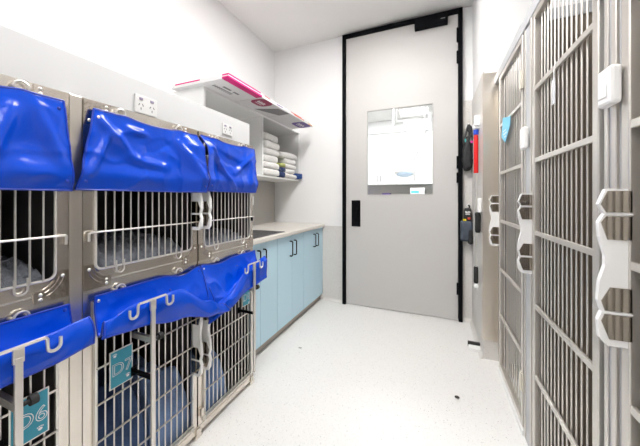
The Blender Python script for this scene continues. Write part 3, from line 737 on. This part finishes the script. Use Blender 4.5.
for (a, b, lab) in ((1.548, 1.678, 'aluminium post between the farthest and the middle kennel gates'), (.906, .976, 'aluminium post between the middle and the nearest kennel gates')):
    p = thing('kennel_post', (K+.03, (a+b)/2, 0), lab, 'post', 'aluminium posts between the kennel gates')
    MB().box(K+.006, K+.06, a, b, 0, 2.035).build('column', 'alu', p, smooth=False, bevel=.003)
    MB().box(K-.002, K+.006, a, a+.018, .01, 2.035).build('cover_strip', 'bar', p, smooth=False, bevel=.002)
    MB().box(K+.002, K+.006, b-.028, b-.012, .01, 2.035).build('cover_strip', 'bar', p, smooth=False, bevel=.001)
tag(MB().box(.440, .47, 2.242, 2.372, 0, 2.035).build('kennel_post', 'steel', None, smooth=False, bevel=.003), 'narrow steel post between the farthest gate and the polished wall end', 'post', 'aluminium posts between the kennel gates')
tag(MB().box(K-.002, K+.05, .28, 2.372, 2.037, 2.095).build('kennel_header', 'alu', None, smooth=False, bevel=.003), 'long metal header rail along the tops of the kennel gates', 'rail')
tag(MB().box(K-.004, K+.05, .28, 1.553, 0, .030).box(K-.004, K+.05, 1.677, 2.24, 0, .030).build('kennel_sill', 'whitep', None, smooth=False, bevel=.003), 'white sill strip on the floor under the kennel gates', 'sill')
for yy, lab in ((1.600, 'beige partition panel between the farthest and middle kennels'), (.925, 'beige partition panel between the middle and nearest kennels')):
    d = thing('kennel_partition', (.9, yy+.015, 0), lab, 'partition', 'beige panels dividing the kennels')
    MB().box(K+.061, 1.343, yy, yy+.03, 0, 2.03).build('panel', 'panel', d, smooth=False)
    MB().box(K+.061, 1.343, yy-.006, yy+.036, 2.03, 2.08).build('cap_rail', 'alu', d, smooth=False)
# small things on the posts
def holder(yc, z0, z1, w, label):
    o = thing('card_holder', (K-.02, yc, z0), label, 'holder', 'white plastic boxes on the kennel posts')
    MB().box(K-.026, K-.0025, yc-w/2, yc+w/2, z0, z1).build('box', 'whitep', o, smooth=False, bevel=.008)
    MB().box(K-.028, K-.0262, yc-w*.3, yc+w*.3, z0+.02, z0+.05).build('front_plate', 'lam', o, smooth=False, bevel=.001)
holder(.905, 1.428, 1.522, .062, 'white plastic box on the post beside the nearest gate')
holder(1.600, 1.435, 1.54, .060, 'white plastic box on the post between the farthest and middle gates')
tg = thing('blue_tag', (K-.01, 2.08, 1.55), 'blue paper tag hanging crooked on the farthest kennel gate', 'tag')
TY = 1.985
MB().prism([(TY+.10, 1.715), (TY-.09, 1.675), (TY-.085, 1.63), (TY+.035, 1.545), (TY+.14, 1.60)], 'x', K-.007, K-.0055).build('card', 'cyan', tg, smooth=False)
MB().box(K-.0075, K-.007, TY+.0, TY+.08, 1.60, 1.607).box(K-.0075, K-.007, TY+.02, TY+.09, 1.62, 1.626).box(K-.0075, K-.007, TY+.01, TY+.06, 1.58, 1.586).build('print', 'white', tg, smooth=False)
MB().tube([(K-.006, TY+.06, 1.66), (K-.003, TY+.06, 1.69), (K+.003, TY+.06, 1.704), (K+.007, TY+.06, 1.704)], .0015, 6).build('string', 'white', tg)
ct = thing('clear_tag', (K-.01, 1.28, 1.55), 'clear plastic tag hanging from a rail of the middle kennel gate', 'tag')
MB().box(K-.006, K-.0045, 1.262, 1.292, 1.55, 1.64).build('sleeve', 'clear', ct, smooth=False)
MB().tube([(K-.005, 1.277, 1.63), (K-.003, 1.277, 1.69), (K+.003, 1.277, 1.704), (K+.007, 1.277, 1.704)], .002, 6).build('strap', 'white', ct)

# ------------------------------------------------------------------ things hung by the door
def hook(x, y, z, label, axis='y'):
    d = Vector((0, -1, 0)) if axis == 'y' else Vector((-1, 0, 0)); b = Vector((x, y, z))
    mb = MB().tube([b, b+d*.004], .016, 12).tube([b, b+d*.022, b+d*.03+Vector((0, 0, .004)), b+d*.032+Vector((0, 0, .018))], .005, 8)
    return tag(mb.build('wall_hook', 'whitep', None), label, 'hook', 'white hooks beside the door')
hook(.308, YB-.006, 1.905, 'white hook holding the black harness beside the door')
hook(.308, YB-.006, 1.130, 'white hook holding the black pouch beside the door')
hn = thing('dog_harness', (.31, 2.98, 1.46), 'black nylon dog harness with a pink tag hanging beside the door', 'harness')
MB().soft(.256, .338, 2.945, 3.033, 1.47, 1.74, .03, .018, 16, seed=61).build('chest_pad', 'nylon', hn, angle=80)
def strap(pts, r, parent, name='strap', m='nylon'):
    P_ = catmull([list(p) for p in pts], 6)
    return MB().tube([Vector(p) for p in P_], r, 8).build(name, m, parent)
strap([(.308, 3.013, 1.910), (.335, 3.0, 1.86), (.342, 2.99, 1.76), (.325, 2.98, 1.68)], .011, hn)
strap([(.308, 3.013, 1.910), (.290, 2.99, 1.85), (.272, 2.98, 1.76), (.285, 2.975, 1.68)], .010, hn)
strap([(.308, 3.010, 1.900), (.318, 2.98, 1.82), (.300, 2.96, 1.74), (.310, 2.955, 1.66)], .012, hn)
strap([(.30, 2.975, 1.85), (.33, 2.97, 1.80), (.28, 2.965, 1.77), (.29, 2.97, 1.70)], .009, hn)
MB().box(.285, .315, 2.945, 2.958, 1.60, 1.64).box(.325, .345, 2.945, 2.965, 1.53, 1.57).build('buckle', 'rubber', hn, smooth=False, bevel=.003)
MB().box(.318, .345, 2.944, 2.952, 1.722, 1.742).build('tag', 'hotpink', hn, smooth=False)
MB().box(.272, .282, 2.950, 2.958, 1.735, 1.765).build('tag', 'tealtag', hn, smooth=False)
po = thing('tool_pouch', (.31, 2.98, .77), 'black pouch with yellow and orange patches hanging low beside the door', 'pouch')
MB().soft(.236, .338, 2.950, 3.032, .785, .985, .025, .012, 15, seed=71).build('pouch_body', 'greyn', po, angle=80)
MB().soft(.268, .333, 2.965, 3.020, .935, 1.105, .014, .005, 18, seed=73).build('sleeve', 'nylon', po, angle=80)
strap([(.308, 3.013, 1.136), (.315, 2.998, 1.12), (.31, 2.99, 1.085)], .008, po)
pr_ = MB()
for i in range(5): pr_.box(.276+.009*i, .282+.009*i, 2.958, 2.9615, 1.062-(i % 2)*.004, 1.078-(i % 3)*.003)
for i in range(4): pr_.box(.278+.010*i, .285+.010*i, 2.958, 2.9615, 1.046, 1.054)
pr_.build('print', 'whitep', po, smooth=False)
MB().box(.258, .283, 2.952, 2.965, .985, 1.003).build('patch', 'yellow', po, smooth=False)
MB().box(.296, .318, 2.952, 2.965, 1.000, 1.018).build('patch', 'orange', po, smooth=False)
MB().soft(.300, .338, 2.935, 2.99, .765, .90, .02, .008, 20, seed=75).build('side_pocket', 'nylon', po, angle=80)
# catch pole on the right wall
cx, cy = .316, 2.56
cp = thing('catch_pole', (cx, cy, .45), 'animal catch pole with red foam grip hanging on the right wall', 'catch pole')
MB().tube([(cx, cy, .50), (cx, cy, 1.80)], .0075, 10).build('shaft', 'wire', cp)
MB().tube([(cx, cy, 1.405), (cx, cy, 1.41), (cx, cy, 1.70), (cx, cy, 1.715)], .0165, 14, rs=[.013, .0165, .0165, .014]).build('foam_grip', 'red', cp)
MB().tube([(cx, cy, 1.717), (cx, cy, 1.755)], .019, 14).build('collar', 'bluec', cp)
MB().tube([(cx, cy, .51), (cx, cy, .52), (cx, cy, .635), (cx, cy, .645)], .017, 14, rs=[.013, .017, .017, .013]).build('rubber_grip', 'rubber', cp)
MB().ball((cx, cy, .485), .017, 0, 12, 8, (1, 1, 1.5)).build('tip', 'whitep', cp)
MB().tube([(cx, cy, 1.757), (cx, cy, 1.762)], .010, 10, rs=[.010, .008]).build('end_cap', 'whitep', cp)
hb = MB().box(cx-.02, XR-.006, cy-.018, cy+.018, 1.765, 1.785).box(XR-.045, XR-.006, cy-.03, cy+.03, 1.787, 1.87).box(cx-.024, cx-.019, cy-.018, cy+.018, 1.765, 1.80)
tag(hb.build('pole_bracket', 'whitep', None, smooth=False, bevel=.003), 'white bracket holding the top of the catch pole', 'bracket')
hb = MB().box(XR-.030, XR-.006, 2.46, 2.50, 1.09, 1.20)
tag(hb.build('tool_clip', 'whitep', None, smooth=False, bevel=.005), 'white clip on the right wall below the catch pole grip', 'clip')
bs = thing('brush_holder', (.32, 2.50, .90), 'black holder hanging under the white clip on the right wall', 'holder')
MB().soft(.300, .338, 2.47, 2.52, .93, 1.09, .012, .004, 16, seed=80).build('cup', 'rubber', bs, angle=80)
MB().tube([(.325, 2.49, 1.075), (.334, 2.49, 1.12)], .005, 8).build('strap', 'rubber', bs)
# door stop
dsx, dsy = .300, 2.487
ds_ = thing('door_stop', (dsx, dsy, 0), 'white floor door stop with black rubber top near the right wall', 'door stop')
pts = [(dsx-.044, dsy+.035), (dsx+.044, dsy+.035)] + arc((dsx, dsy+.01), .044, 0, -PI, 12, lambda p, q: (p, q))
MB().prism(pts, 'z', 0, .022).build('base', 'whitep', ds_, smooth=False, bevel=.004)
MB().box(dsx-.046, dsx+.046, dsy+.036, dsy+.062, 0, .040).build('rubber_buffer', 'rubber', ds_, smooth=False, bevel=.004)
# crumb on the floor
kb = MB().ball((0.128, 1.847, .006), .012, 0, 9, 6, (1.2, .9, .5))
tag(kb.build('kibble', 'kib', None), 'single dark crumb of kibble on the pale floor', 'kibble')
tag(MB().soft(-1.006, -0.980, 1.976, 1.992, .0, .004, .0015, .002, 60, seed=90, n=4).build('lint', 'edge', None, angle=80), 'tiny grey scrap of lint on the floor in front of the door', 'lint')

# ------------------------------------------------------------------ lights
for (x, y, sxx, syy, lab) in ((-.45, 1.62, .30, .50, 'ceiling light panel above the aisle, nearest the door'), (-.40, .10, .30, .60, 'ceiling light panel above the aisle between cages and kennels'), (-.40, -1.4, .30, .60, 'ceiling light panel at the end of the room away from the door')):
    t = thing('ceiling_light', (x, y, H), lab, 'ceiling light', 'ceiling light panels of the ward')
    MB().box(x-sxx-.02, x+sxx+.02, y-syy-.02, y+syy+.02, H-.010, H).build('light_trim', 'whitep', t, smooth=False)
    MB().box(x-sxx, x+sxx, y-syy, y+syy, H-.014, H-.010).build('diffuser', 'light' if y > 1 else 'lightn', t, smooth=False)
w = bpy.data.worlds.new('world'); bpy.context.scene.world = w; w.use_nodes = True
w.node_tree.nodes['Background'].inputs['Color'].default_value = (.8, .85, .9, 1); w.node_tree.nodes['Background'].inputs['Strength'].default_value = .3

# ------------------------------------------------------------------ camera
cd = bpy.data.cameras.new('camera'); cam = bpy.data.objects.new('camera', cd); C.objects.link(cam)
cam.location = (0, 0, 1.2); cam.rotation_euler = (PI/2, 0, math.atan(114/276.))
cd.sensor_fit = 'HORIZONTAL'; cd.sensor_width = 36; cd.lens = 276/640*36; cd.shift_y = -(223-198.3)/640; cd.clip_start = .02
sc = bpy.context.scene; sc.camera = cam
sc.view_settings.view_transform = 'Standard'; sc.view_settings.look = 'None'; sc.view_settings.gamma = 1; sc.view_settings.use_curve_mapping = False
sc.view_settings.exposure = 0.33
